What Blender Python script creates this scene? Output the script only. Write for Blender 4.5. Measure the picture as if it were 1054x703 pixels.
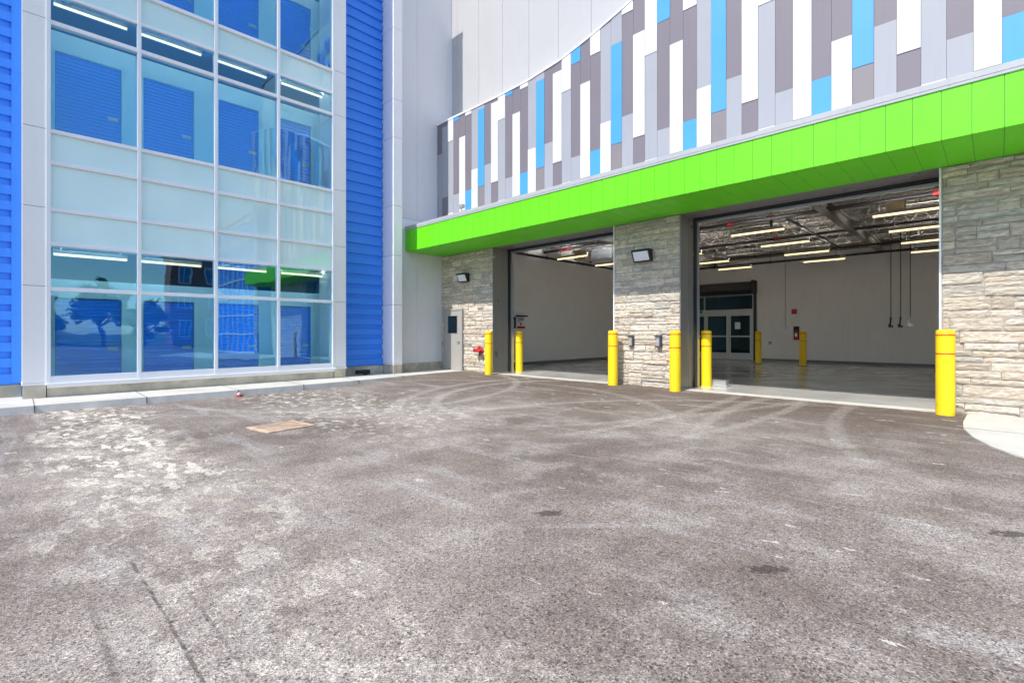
import bpy, bmesh, math, random
from mathutils import Vector, noise, Matrix
R = math.radians
S = bpy.context.scene
C = S.collection
for o in list(bpy.data.objects): bpy.data.objects.remove(o)

# ------------------------------------------------------------ camera
cd = bpy.data.cameras.new('camera'); cam = bpy.data.objects.new('camera', cd); C.objects.link(cam)
cd.sensor_fit = 'HORIZONTAL'; cd.sensor_width = 36; cd.lens = 36*504/1054
cd.shift_y = (342.3-351.5)/1054 * 1.0
cd.clip_start = .05; cd.clip_end = 2000
YAW = 44.7144
cam.location = (0, 0, 1.35); cam.rotation_euler = (R(90), 0, R(YAW))
S.camera = cam
# ------------------------------------------------------------ light
SUN_EL, SUN_AZ = 49.6, 1.8           # azimuth measured from -Y towards +X
sd = bpy.data.lights.new('sun', 'SUN'); sd.energy = 3.3; sd.angle = R(.5); sd.color = (1, .94, .85)
sun = bpy.data.objects.new('sun', sd); C.objects.link(sun)
dirv = Vector((math.sin(R(SUN_AZ))*math.cos(R(SUN_EL)), -math.cos(R(SUN_AZ))*math.cos(R(SUN_EL)), math.sin(R(SUN_EL))))
sun.rotation_euler = dirv.to_track_quat('Z', 'Y').to_euler(); sun.location = (0, -10, 20)
w = bpy.data.worlds.new('World'); S.world = w; w.use_nodes = True
nt = w.node_tree; nt.nodes.clear()
sky = nt.nodes.new('ShaderNodeTexSky'); sky.sky_type = 'NISHITA'; sky.sun_disc = False
sky.sun_elevation = R(SUN_EL); sky.sun_rotation = math.atan2(dirv.x, dirv.y)
sky.air_density = 1.0; sky.dust_density = .6; sky.ozone_density = 1.2
bg = nt.nodes.new('ShaderNodeBackground'); bg.inputs[1].default_value = .15
wo = nt.nodes.new('ShaderNodeOutputWorld')
nt.links.new(sky.outputs[0], bg.inputs[0]); nt.links.new(bg.outputs[0], wo.inputs[0])
S.view_settings.view_transform = 'Standard'; S.view_settings.look = 'None'
S.view_settings.exposure = 0.68; S.view_settings.gamma = 1
S.render.resolution_x = 1024; S.render.resolution_y = 682
S.render.engine = 'CYCLES'
S.cycles.max_bounces = 10; S.cycles.transparent_max_bounces = 16

# ------------------------------------------------------------ materials
class NT:
    def __init__(s, name):
        s.m = bpy.data.materials.new(name); s.m.use_nodes = True
        s.t = s.m.node_tree; s.t.nodes.clear()
        s.out = s.t.nodes.new('ShaderNodeOutputMaterial')
        s.b = s.t.nodes.new('ShaderNodeBsdfPrincipled'); s.t.links.new(s.b.outputs[0], s.out.inputs[0])
    def n(s, ty, **k):
        n = s.t.nodes.new(ty)
        for a, v in k.items(): setattr(n, a, v)
        return n
    def put(s, sock, v):
        if hasattr(v, 'is_output') or isinstance(v, bpy.types.NodeSocket): s.t.links.new(v, sock)
        else: sock.default_value = v
    def math(s, op, a, b=0., c=0.):
        n = s.n('ShaderNodeMath', operation=op)
        for i, v in enumerate((a, b, c)): s.put(n.inputs[i], v)
        return n.outputs[0]
    def mr(s, v, a, b, c=0., d=1., smooth=True):
        n = s.n('ShaderNodeMapRange'); n.interpolation_type = 'SMOOTHSTEP' if smooth else 'LINEAR'
        for i, x in enumerate((v, a, b, c, d)): s.put(n.inputs[i], x)
        return n.outputs[0]
    def mix(s, f, a, b, mode='MIX'):
        n = s.n('ShaderNodeMix', data_type='RGBA', blend_type=mode)
        s.put(n.inputs[0], f)
        for i, v in ((6, a), (7, b)):
            if isinstance(v, (tuple, list)) and len(v) == 3: v = (*v, 1)
            if isinstance(v, (int, float)): v = (v, v, v, 1)
            s.put(n.inputs[i], v)
        return n.outputs[2]
    def co(s):
        if not hasattr(s, '_co'):
            s._co = s.n('ShaderNodeNewGeometry').outputs['Position']
        return s._co
    def mapped(s, scale=(1, 1, 1), rot=0):
        n = s.n('ShaderNodeMapping'); n.inputs[3].default_value = scale; n.inputs[2].default_value = (0, 0, rot)
        s.t.links.new(s.co(), n.inputs[0]); return n.outputs[0]
    def noise(s, scale, detail=4, rough=.55, vec=None, dist=0):
        n = s.n('ShaderNodeTexNoise'); n.inputs['Scale'].default_value = scale
        n.inputs['Detail'].default_value = detail; n.inputs['Roughness'].default_value = rough; n.inputs['Distortion'].default_value = dist
        s.t.links.new(vec or s.co(), n.inputs['Vector']); return n.outputs[0]
    def voro(s, scale, vec=None, out='Color', feature='F1'):
        n = s.n('ShaderNodeTexVoronoi'); n.feature = feature; n.inputs['Scale'].default_value = scale
        s.t.links.new(vec or s.co(), n.inputs['Vector']); return n.outputs[out]
    def bump(s, h, strength=.3, dist=.01):
        n = s.n('ShaderNodeBump'); n.inputs['Strength'].default_value = strength; n.inputs['Distance'].default_value = dist
        s.put(n.inputs['Height'], h); s.t.links.new(n.outputs[0], s.b.inputs['Normal']); return n.outputs[0]
    def sep(s):
        n = s.n('ShaderNodeSeparateXYZ'); s.t.links.new(s.co(), n.inputs[0]); return n.outputs
    def set(s, color=None, rough=None, metal=None, spec=None):
        if color is not None: s.put(s.b.inputs['Base Color'], (*color, 1) if isinstance(color, (tuple, list)) else color)
        if rough is not None: s.put(s.b.inputs['Roughness'], rough)
        if metal is not None: s.put(s.b.inputs['Metallic'], metal)
        if spec is not None: s.put(s.b.inputs['Specular IOR Level'], spec)
        return s

def paint(name, col, rough=.45, metal=0, var=.06, spec=.4, dirt=.10, scale=1.3):
    """painted sheet: faint tone changes, streaky dirt and slight unevenness"""
    a = NT(name)
    big = a.noise(scale, 5, .6); fine = a.noise(22, 3)
    st = a.noise(3, 5, .6, a.mapped((3.5, 3.5, .35)))
    f = a.math('ADD', a.math('MULTIPLY', a.math('SUBTRACT', big, .5), var*2), 1.)
    f = a.math('ADD', f, a.math('MULTIPLY', a.math('SUBTRACT', fine, .5), var*.6))
    f = a.math('SUBTRACT', f, a.math('MULTIPLY', a.mr(st, .52, .75), dirt))
    hs = a.n('ShaderNodeVectorMath', operation='SCALE'); hs.inputs[0].default_value = col; a.put(hs.inputs['Scale'], f)
    a.set(hs.outputs[0], a.mr(big, .3, .7, rough-.06, rough+.08), metal, spec)
    a.bump(big, .06, .02)
    return a.m

def scuffed(m):
    # rubbed paint and rubber marks low on the bollards
    t = m.node_tree; b = t.nodes['Principled BSDF']; src = b.inputs['Base Color'].links[0].from_socket
    g = t.nodes.new('ShaderNodeNewGeometry'); sx = t.nodes.new('ShaderNodeSeparateXYZ'); t.links.new(g.outputs['Position'], sx.inputs[0])
    n = t.nodes.new('ShaderNodeTexNoise'); n.inputs['Scale'].default_value = 16; n.inputs['Detail'].default_value = 7; n.inputs['Roughness'].default_value = .75
    t.links.new(g.outputs['Position'], n.inputs[0])
    z = t.nodes.new('ShaderNodeMapRange'); t.links.new(sx.outputs[2], z.inputs[0]); z.inputs[1].default_value = .0; z.inputs[2].default_value = .7; z.inputs[3].default_value = .075; z.inputs[4].default_value = 0
    ad = t.nodes.new('ShaderNodeMath'); ad.operation = 'ADD'; t.links.new(n.outputs[0], ad.inputs[0]); t.links.new(z.outputs[0], ad.inputs[1])
    r = t.nodes.new('ShaderNodeMapRange'); t.links.new(ad.outputs[0], r.inputs[0]); r.inputs[1].default_value = .63; r.inputs[2].default_value = .70; r.inputs[4].default_value = .75
    mx = t.nodes.new('ShaderNodeMix'); mx.data_type = 'RGBA'; t.links.new(r.outputs[0], mx.inputs[0]); t.links.new(src, mx.inputs[6]); mx.inputs[7].default_value = (.28, .20, .08, 1)
    t.links.new(mx.outputs[2], b.inputs['Base Color'])

def emit(name, col, st):
    a = NT(name); a.set((.8, .8, .8))
    a.b.inputs['Emission Color'].default_value = (*col, 1); a.b.inputs['Emission Strength'].default_value = st
    return a.m

def glassmat(name, tint, refl=.2, wav=.02, rough=0.0):
    a = NT(name); a.t.nodes.remove(a.b)
    tr = a.n('ShaderNodeBsdfTransparent'); tr.inputs[0].default_value = (*tint, 1)
    gl = a.n('ShaderNodeBsdfGlossy'); gl.inputs['Roughness'].default_value = rough; gl.inputs[0].default_value = (.36, .74, 1, 1)
    bp = a.n('ShaderNodeBump'); bp.inputs['Strength'].default_value = 1; bp.inputs['Distance'].default_value = wav
    a.t.links.new(a.noise(.9, 2, .4, dist=.4), bp.inputs['Height'])
    a.t.links.new(bp.outputs[0], gl.inputs['Normal'])
    fr = a.n('ShaderNodeFresnel'); fr.inputs[0].default_value = 1.5
    f = a.math('MINIMUM', a.math('ADD', fr.outputs[0], refl), 1.)
    mx = a.n('ShaderNodeMixShader'); a.put(mx.inputs[0], f)
    a.t.links.new(tr.outputs[0], mx.inputs[1]); a.t.links.new(gl.outputs[0], mx.inputs[2])
    a.t.links.new(mx.outputs[0], a.out.inputs[0])
    return a.m

def concrete(name, col, stain=.3, scale=1., bump=.25, rough=.85):
    a = NT(name)
    b = a.noise(.9*scale, 6, .65); s2 = a.noise(6*scale, 5, .6); fi = a.noise(60, 3); pit = a.voro(35, out='Distance')
    dk = tuple(c*(1-stain) for c in col); lt = tuple(min(1, c*1.12) for c in col)
    c = a.mix(a.mr(b, .3, .7), dk, lt)
    c = a.mix(a.mr(s2, .55, .8, 0, .45), c, tuple(x*.6 for x in (col[0], col[1]*.96, col[2]*.85)))
    c = a.mix(a.math('MULTIPLY', fi, .3), c, tuple(x*.75 for x in col))
    a.set(c, rough, 0, .3); a.bump(a.math('ADD', a.math('MULTIPLY', fi, .6), a.math('MULTIPLY', s2, .8)), bump, .008)
    return a.m

M = {}
M['white_panel'] = paint('white_panel', (.84, .84, .86), .42, var=.03, dirt=.04)
M['upper_panel'] = paint('upper_panel', (.44, .44, .455), .5, var=.025, dirt=.05)
M['side_panel'] = paint('side_panel', (.70, .70, .74), .5, var=.03, dirt=.05)
M['frame_alu'] = paint('frame_alu', (.80, .82, .88), .38, var=.04, dirt=.03)
M['siding_blue'] = paint('siding_blue', (.045, .255, .88), .42, var=.06, dirt=.05)
M['green'] = paint('green', (.14, .70, .010), .42, var=.06, dirt=.07)
M['coping'] = paint('coping', (.40, .42, .45), .4)
M['mos_dk'] = paint('mosaic_grey', (.185, .168, .20), .5, var=.03, dirt=.05)
M['mos_md'] = paint('mosaic_taupe', (.22, .20, .215), .5, var=.03, dirt=.05)
M['mos_lt'] = paint('mosaic_silver', (.33, .345, .39), .45, var=.03, dirt=.04)
M['mos_wh'] = paint('mosaic_white', (.62, .62, .61), .5, var=.02, dirt=.03)
M['mos_bl'] = paint('mosaic_blue', (.07, .32, .72), .45, var=.03, dirt=.02)
M['gap'] = paint('joint_dark', (.12, .12, .13), .8)
M['yellow'] = paint('bollard_yellow', (.97, .66, .008), .42, var=.05, dirt=.14, spec=.5)
scuffed(M['yellow'])
M['red_band'] = paint('band_red', (.72, .06, .02), .5)
M['red'] = paint('signal_red', (.62, .015, .02), .35)
M['dark_red'] = paint('dark_red', (.30, .012, .012), .5)
M['black'] = paint('black_paint', (.018, .018, .02), .5, var=.1)
M['dark_bronze'] = paint('dark_bronze', (.06, .06, .065), .45)
M['reveal'] = paint('reveal_metal', (.27, .265, .255), .33, metal=.35, var=.08, dirt=.1)
M['track'] = paint('galvanised', (.42, .47, .52), .35, metal=.6, var=.1)
M['door_grey'] = paint('door_grey', (.36, .345, .33), .4)
M['roller_blue'] = paint('roller_blue', (.03, .27, .92), .4, var=.05, dirt=.02)
M['locker_white'] = paint('corridor_panel', (.78, .90, .94), .45, var=.02, dirt=.02)
M['corridor_dark'] = paint('corridor_ceiling', (.04, .22, .48), .7)
M['corridor_floor'] = paint('corridor_floor', (.40, .46, .50), .25)
M['bay_wall'] = paint('bay_wall', (.82, .815, .80), .75, var=.04, dirt=.06)
M['bay_ceiling'] = paint('bay_deck', (.065, .058, .05), .8, var=.1)
M['joist'] = paint('joist_grey', (.20, .18, .15), .6, var=.1)
M['baseboard'] = paint('baseboard', (.16, .17, .19), .6)
M['lens'] = paint('lamp_lens', (.78, .79, .86), .25, spec=.6)
M['tan'] = paint('carton_tan', (.42, .34, .20), .8)
M['alu'] = paint('aluminium', (.50, .51, .52), .35, metal=.5, var=.05)
M['paper'] = paint('paper', (.75, .78, .8), .8)
M['strip'] = emit('strip_light_tube', (1, .70, .36), 1.2)
M['strip2'] = emit('corridor_light_tube', (1, .68, .36), 1.2)
M['added_fill'] = emit('added_bay_fill', (1, .97, .93), 260.0)  # strong glow added above the tubes to brighten the bays
M['added_fill2'] = emit('added_corridor_fill', (.95, .97, 1), 260.0)  # strong glow added above the tubes to brighten the corridors
M['housing'] = paint('lamp_housing', (.25, .24, .22), .5)
M['glass'] = glassmat('vision_glass', (.60, .93, 1.0), .20, .0032)
M['glass_dk'] = glassmat('dark_door_glass', (.42, .50, .53), .06, .002)
M['found'] = concrete('foundation', (.64, .58, .47), .45, 1.6)
M['walk'] = concrete('sidewalk', (.60, .575, .53), .13, 1.2, .25)
M['kerb'] = concrete('kerb_face', (.64, .63, .61), .2, 1.8, .3)
M['rust'] = concrete('rusty_iron', (.66, .47, .34), .4, 6)
M['brick'] = None
# spandrel glass: opaque turquoise back-painted glass with a mirror-like skin
a = NT('spandrel_glass'); a.set(a.mix(a.mr(a.noise(.5, 3), .3, .7), (.60, .82, .84), (.68, .87, .87)), .02, 0, .9); a.b.inputs['Coat Weight'].default_value = .6; a.b.inputs['Coat Roughness'].default_value = .01
a.bump(a.noise(.9, 2, .4, dist=.4), 1., .0025); M['spandrel'] = a.m
# stone
a = NT('ledge_stone'); at = a.n('ShaderNodeAttribute'); at.attribute_name = 'tone'
strat = a.noise(4, 7, .68, a.mapped((1.2, 1.2, 5)), 1.2); fi = a.noise(55, 4, .7); blot = a.noise(9, 6, .7, dist=1)
c = a.mix(a.mr(strat, .3, .72), (.44, .37, .295), (.80, .73, .64))
c = a.mix(a.mr(blot, .58, .72, 0, .6), c, (.30, .25, .20))
c = a.mix(a.mr(blot, .25, .42, .55, 0), c, (.84, .82, .79))
c = a.mix(1, c, at.outputs[0], 'MULTIPLY')
a.set(c, .9, 0, .25); a.bump(a.math('ADD', a.math('MULTIPLY', strat, 1.4), a.math('MULTIPLY', fi, .7)), 1., .035); M['stone'] = a.m
a = NT('stone_mortar'); a.set((.36, .33, .29), .95); a.bump(a.noise(80, 3), .6, .01); M['mortar'] = a.m
# bay floor: sealed concrete, glossy with scuffs
a = NT('bay_floor'); n1 = a.noise(.6, 6, .6); n2 = a.noise(5, 5, .65); n3 = a.noise(.8, 5, .6, dist=.6)
c = a.mix(a.mr(n1, .3, .7), (.52, .52, .51), (.64, .63, .61)); c = a.mix(a.mr(n3, .56, .7, 0, .3), c, (.44, .44, .44)); c = a.mix(a.mr(n2, .6, .75, 0, .3), c, (.70, .67, .62))
a.set(c, a.mr(n3, .3, .7, .08, .24), 0, .55); a.bump(n1, .15, .01); M['bay_floor'] = a.m

# asphalt -------------------------------------------------------------
a = NT('asphalt'); X, Y, Z = a.sep()
big = a.noise(.35, 5, .6, dist=.3); mid = a.noise(1.6, 5, .62); fine = a.noise(14, 5, .7)
col = a.mix(a.mr(big, .33, .68), (.175, .140, .120), (.335, .285, .252))
col = a.mix(a.mr(mid, .46, .66, 0, .5), col, (.43, .385, .355))
col = a.mix(a.mr(mid, .30, .46, .42, 0), col, (.120, .095, .082))
# near the doors: browner, darker, less worn
near = a.mr(Y, 6.0, 10.2)
col = a.mix(a.math('MULTIPLY', near, .80), col, (.128, .094, .078))
farl = a.math('MULTIPLY', a.mr(X, -7.5, -11.5), .40)
col = a.mix(farl, col, (.185, .147, .134))
def streak(sx, sy, rot, lo, hi, amt, cc, sc=1.):
    global col
    v = a.noise(sc, 5, .6, a.mapped((sx, sy, 1), rot), .4)
    col = a.mix(a.mr(v, lo, hi, 0, amt), col, cc)
streak(.5, 3.2, R(28), .54, .68, .32, (.50, .48, .46))
streak(.4, 4.5, R(-12), .56, .70, .28, (.48, .455, .44))
streak(3.5, .5, R(8), .57, .70, .22, (.13, .115, .11))
def ring(cx, cy, r, wd, amt, cc=(.52, .48, .44), x0=None, x1=None, y0=None, y1=None, brk=3.):
    """one pale or dark tyre sweep: band of width wd on a circle"""
    global col
    dx = a.math('SUBTRACT', X, cx); dy = a.math('SUBTRACT', Y, cy)
    d = a.math('SQRT', a.math('ADD', a.math('MULTIPLY', dx, dx), a.math('MULTIPLY', dy, dy)))
    d = a.math('ABSOLUTE', a.math('SUBTRACT', d, r))
    f = a.mr(d, wd*.35, wd, 1, 0)
    if x0 is not None: f = a.math('MULTIPLY', f, a.mr(X, x0-.4, x0+.4))
    if x1 is not None: f = a.math('MULTIPLY', f, a.mr(X, x1-.4, x1+.4, 1, 0))
    if y0 is not None: f = a.math('MULTIPLY', f, a.mr(Y, y0-.4, y0+.4))
    if y1 is not None: f = a.math('MULTIPLY', f, a.mr(Y, y1-.4, y1+.4, 1, 0))
    f = a.math('MULTIPLY', f, a.mr(fine if brk > 2 else mid, .3, .62, .15, 1))
    col = a.mix(a.math('MULTIPLY', f, amt*.95), col, cc)
ring(-6.6, 8.6, 3.0, .16, .55, x1=-6.4)
ring(-6.2, 8.7, 4.1, .18, .45, x1=-7.2)
ring(-12.4, 6.6, 4.3, .15, .45, x0=-11.5)
ring(-8.2, 4.2, 5.6, .14, .35, y0=7)
ring(-1.0, 4.2, 6.3, .16, .4, x1=-2.4, y0=5)
ring(-16.5, 9.3, 13.9, .13, .42, y0=6, y1=10.8)
ring(-15.9, 9.1, 12.1, .15, .4, y0=5.5, y1=10.8)
ring(-12.6, 12.4, 10.0, .14, .35, y0=5.5)
ring(8.0, 9.7, 11.4, .16, .4, y0=6, y1=10.9)
ring(8.0, 10.4, 9.9, .15, .35, y0=6, y1=10.9)
ring(-30, 30, 33.4, .05, .5, (.50, .48, .44), x1=-6.5)
ring(-34, 31, 37.3, .06, .45, (.50, .48, .44), x1=-7)
ring(-44.3, 45.5, 60.0, .06, .5, (.46, .44, .42), x0=-2.3, x1=-1.6)
ring(-2.5, -60, 60.52, .012, .75, (.03, .028, .03), x0=-4.0, brk=1)
ring(-2.5, -60, 60.66, .014, .5, (.05, .045, .045), x0=-3.6, brk=1)
ring(-2.2, -60, 60.28, .02, .5, (.05, .045, .045), x0=-3.4, brk=1)
# pale dried-mud splotches
def splot(sc, lo, hi, mask, amt, cc, vec=None):
    global col
    v = a.noise(sc, 4, .62, vec or a.mapped((1, 1.15, 1), .4), .2)
    col = a.mix(a.math('MULTIPLY', a.mr(v, lo, hi), a.math('MULTIPLY', mask, amt)), col, cc)
wob = a.math('MULTIPLY', a.math('SUBTRACT', a.noise(.5, 3), .5), 2.2)
bandc = a.math('ABSOLUTE', a.math('SUBTRACT', a.math('ADD', Y, wob), .95))
band = a.math('MULTIPLY', a.mr(bandc, .25, 1.1, 1, 0), a.mr(X, -4.2, -7.5, .25, 1))
splot(5.0, .53, .58, band, 1.0, (.80, .74, .63), a.mapped((.7, 1.4, 1), -.75))
splot(1.6, .50, .62, band, .6, (.56, .50, .43))
splot(11.0, .48, .60, band, .65, (.66, .60, .51))
d2 = a.math('MULTIPLY', a.mr(a.math('ABSOLUTE', a.math('SUBTRACT', Y, 4.6)), .4, 2.0, 1, 0), a.mr(X, -4.5, -8.5))
splot(5.6, .55, .595, d2, .95, (.66, .60, .52))
splot(4.2, .66, .69, .8, .8, (.62, .58, .52), a.mapped((.6, 1.5, 1), -.75))
splot(2.2, .675, .70, .9, .9, (.64, .60, .54), a.mapped((.8, 1.5, 1), -.75))
splot(1.7, .60, .72, .5, .5, (.33, .26, .20))
e = a.mr(a.math('ABSOLUTE', a.math('SUBTRACT', Y, 10.9)), .05, .35, 1, 0)
splot(5, .48, .62, e, .5, (.40, .34, .27))
# dark oval scuffs
for (px_, py_, ax, ay, rot) in ((-2.45, 2.88, .12, .06, .75), (-.93, 3.03, .12, .055, .85), (.10, 4.72, .17, .06, .6)):
    dx = a.math('SUBTRACT', X, px_); dy = a.math('SUBTRACT', Y, py_)
    u = a.math('ADD', a.math('MULTIPLY', dx, math.cos(rot)), a.math('MULTIPLY', dy, math.sin(rot)))
    v = a.math('SUBTRACT', a.math('MULTIPLY', dy, math.cos(rot)), a.math('MULTIPLY', dx, math.sin(rot)))
    u = a.math('DIVIDE', u, ax); v = a.math('DIVIDE', v, ay)
    d = a.math('SQRT', a.math('ADD', a.math('MULTIPLY', u, u), a.math('MULTIPLY', v, v)))
    d = a.math('ADD', d, a.math('MULTIPLY', a.math('SUBTRACT', fine, .5), 2.4))
    col = a.mix(a.mr(d, .75, 1.05, .75, 0), col, (.06, .048, .042))
# aggregate grain
v1 = a.n('ShaderNodeSeparateColor'); a.t.links.new(a.voro(150), v1.inputs[0])
v2 = a.n('ShaderNodeSeparateColor'); a.t.links.new(a.voro(70), v2.inputs[0])
g = a.math('ADD', a.mr(v1.outputs[0], 0, 1, .60, 1.30, False), a.math('MULTIPLY', a.mr(v1.outputs[1], .84, .92), .75))
g = a.math('MULTIPLY', g, a.mr(v1.outputs[2], .05, .16, .34, 1))
g = a.math('MULTIPLY', g, a.mr(v2.outputs[0], .0, .12, .45, 1))
g = a.math('MULTIPLY', g, a.mr(a.noise(30, 4, .75), .3, .7, .78, 1.2, False))
hs = a.n('ShaderNodeVectorMath', operation='SCALE'); a.t.links.new(col, hs.inputs[0]); a.t.links.new(g, hs.inputs['Scale'])
a.set(hs.outputs[0], .82, 0, .3)
hgt = a.math('ADD', a.math('MULTIPLY', v1.outputs[0], .5), a.math('ADD', a.voro(150, out='Distance'), a.math('MULTIPLY', a.noise(40, 4, .7), .8)))
a.bump(hgt, .55, .007); M['asphalt'] = a.m

a = NT('grass'); a.set(a.mix(a.noise(4, 6, .7), (.035, .07, .015), (.09, .13, .03)), .95); M['grass'] = a.m
a = NT('bark'); a.set(a.mix(a.noise(9, 5, .7), (.05, .035, .025), (.14, .11, .08)), .95); M['bark'] = a.m
a = NT('leaf'); a.set(a.mix(a.noise(1.5, 4, .7), (.025, .065, .012), (.09, .15, .03)), .6); M['leaf'] = a.m
a = NT('brick_red'); bt = a.n('ShaderNodeTexBrick'); bt.inputs['Scale'].default_value = 3.5
cx = a.n('ShaderNodeCombineXYZ'); xs = a.sep(); a.t.links.new(a.math('ADD', xs[0], xs[1]), cx.inputs[0]); a.t.links.new(xs[2], cx.inputs[1]); a.t.links.new(cx.outputs[0], bt.inputs[0])
bt.inputs['Color1'].default_value = (.30, .085, .05, 1); bt.inputs['Color2'].default_value = (.22, .06, .04, 1); bt.inputs['Mortar'].default_value = (.4, .36, .32, 1)
a.set(bt.outputs[0], .9); M['brick'] = a.m

# ------------------------------------------------------------ mesh helpers
class MB:
    def __init__(s): s.v = []; s.f = []; s.mi = []; s.sm = []
    def add(s, vs, fs, mi=0, sm=False):
        o = len(s.v); s.v += [tuple(p) for p in vs]
        for f in fs: s.f.append([i+o for i in f]); s.mi.append(mi); s.sm.append(sm)
    def box(s, x0, x1, y0, y1, z0, z1, mi=0, rot=None, piv=None):
        if x0 > x1: x0, x1 = x1, x0
        if y0 > y1: y0, y1 = y1, y0
        if z0 > z1: z0, z1 = z1, z0
        vs = [(x0, y0, z0), (x1, y0, z0), (x1, y1, z0), (x0, y1, z0), (x0, y0, z1), (x1, y0, z1), (x1, y1, z1), (x0, y1, z1)]
        if rot is not None:
            P = Vector(piv); vs = [rot @ (Vector(p)-P)+P for p in vs]
        s.add(vs, [(0, 3, 2, 1), (4, 5, 6, 7), (0, 1, 5, 4), (1, 2, 6, 5), (2, 3, 7, 6), (3, 0, 4, 7)], mi); return s
    def tube(s, p, q, r, n=10, mi=0, r2=None):
        p = Vector(p); q = Vector(q); d = (q-p).normalized()
        u = d.orthogonal().normalized(); w_ = d.cross(u); r2 = r if r2 is None else r2
        vs = []
        for (c, rr) in ((p, r), (q, r2)):
            for i in range(n):
                t = 2*math.pi*i/n; vs.append(c+(u*math.cos(t)+w_*math.sin(t))*rr)
        s.add(vs, [(i, (i+1) % n, n+(i+1) % n, n+i) for i in range(n)], mi, True)
        s.add(vs[:n], [tuple(reversed(range(n)))], mi); s.add(vs[n:], [tuple(range(n))], mi); return s
    def lathe(s, prof, n=28, mi=0, c=(0, 0, 0), axis='Z'):
        vs = []
        for (r, z) in prof:
            for i in range(n):
                t = 2*math.pi*i/n; a_, b_ = r*math.cos(t), r*math.sin(t)
                v = (a_, b_, z) if axis == 'Z' else ((a_, z, b_) if axis == 'Y' else (z, a_, b_))
                vs.append((v[0]+c[0], v[1]+c[1], v[2]+c[2]))
        fs = []
        for k in range(len(prof)-1):
            for i in range(n): fs.append((k*n+i, k*n+(i+1) % n, (k+1)*n+(i+1) % n, (k+1)*n+i))
        s.add(vs, fs, mi, True); return s
    def build(s, name, mats, parent=None, bevel=0, segs=2):
        me = bpy.data.meshes.new(name); me.from_pydata(s.v, [], s.f)
        if not isinstance(mats, (list, tuple)): mats = [mats]
        for m in mats: me.materials.append(M[m] if isinstance(m, str) else m)
        for p, mi, sm in zip(me.polygons, s.mi, s.sm): p.material_index = mi; p.use_smooth = sm
        bm = bmesh.new(); bm.from_mesh(me); bmesh.ops.recalc_face_normals(bm, faces=bm.faces); bm.to_mesh(me); bm.free()
        me.update()
        o = bpy.data.objects.new(name, me); C.objects.link(o)
        if parent:
            o.parent = parent; o.matrix_parent_inverse = parent_inv(parent)
        if bevel:
            b = o.modifiers.new('bevel', 'BEVEL'); b.width = bevel; b.segments = segs; b.limit_method = 'ANGLE'; b.angle_limit = R(40)
        return o
def world_of(o):
    m = Matrix.Translation(o.location)
    if o.parent: m = world_of(o.parent) @ o.matrix_parent_inverse @ m
    return m
def parent_inv(p): return world_of(p).inverted()
def tag(o, label=None, cat=None, group=None, kind=None):
    if label: o['label'] = label
    if cat: o['category'] = cat
    if group: o['group'] = group
    if kind: o['kind'] = kind
    return o
def thing(name, loc, label, cat, group=None):
    o = bpy.data.objects.new(name, None); C.objects.link(o); o.location = loc; o.empty_display_size = .2
    return tag(o, label, cat, group)
def copy_tree(o, loc, label, group=None):
    c = o.copy(); C.objects.link(c); c.location = loc; c['label'] = label
    if group: c['group'] = group
    for ch in [x for x in bpy.data.objects if x.parent == o]:
        d = ch.copy(); C.objects.link(d); d.parent = c
        for gch in [x for x in bpy.data.objects if x.parent == ch]:
            e_ = gch.copy(); C.objects.link(e_); e_.parent = d
    return c
rnd = random.Random(7)

# ================================================================= SETTING
YW = 11.12          # stone wall face of the garage block
XF = -13.97         # front of the glazed corner block
XS = -14.60         # blue siding plane
def gz(y, x=-9):    # asphalt falls gently away from the doors towards the kerb at the left
    t = max(0, min(1, (10.9-y)/6.2)); u = max(0, min(1, (-.5-x)/5.5)); return -.14*t*t*(3-2*t)*u*u*(3-2*u)
def sheet(name, x0, x1, y0, y1, nx, ny, m, zf, kind='structure'):
    b = MB(); vs = [(x0+(x1-x0)*i/nx, y0+(y1-y0)*j/ny, zf(x0+(x1-x0)*i/nx, y0+(y1-y0)*j/ny)) for j in range(ny+1) for i in range(nx+1)]
    b.add(vs, [(j*(nx+1)+i, j*(nx+1)+i+1, (j+1)*(nx+1)+i+1, (j+1)*(nx+1)+i) for j in range(ny) for i in range(nx)], 0, True)
    return tag(b.build(name, m), kind=kind)
sheet('ground', -900, 900, -900, 900, 4, 4, 'grass', lambda x, y: -.30)
sheet('asphalt_yard', -60, 34, -45, 11.14, 94, 112, 'asphalt', lambda x, y: gz(y, x) + (.012*(noise.noise(Vector((x*.25, y*.25, 0))))*min(1, max(0, (9.5-y)/3)) if x < -1 else -.004))
# sidewalk with kerb along the blue wing; the kerb dies into the asphalt by the small door
path = [(-12.62, -14), (-12.62, -6), (-12.62, -.2), (-12.62, 2.5), (-12.66, 4.6), (-12.80, 6.6), (-13.02, 8.2), (-13.28, 9.6), (-13.36, 10.4), (-13.36, 11.1)]
b = MB(); n = len(path)
top = [(x-.02, y, .0) for x, y in path]; low = [(x, y, gz(y)-.08) for x, y in path]; bk = [(-14.9, y, .0) for x, y in path]
tf = [(x-.05, y, .004) for x, y in path]
b.add(bk+tf, [(i, i+1, n+i+1, n+i) for i in range(n-1)], 0)
b.add(tf+top, [(i, i+1, n+i+1, n+i) for i in range(n-1)], 0)
b.add(top+low, [(i, i+1, n+i+1, n+i) for i in range(n-1)], 1)
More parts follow.
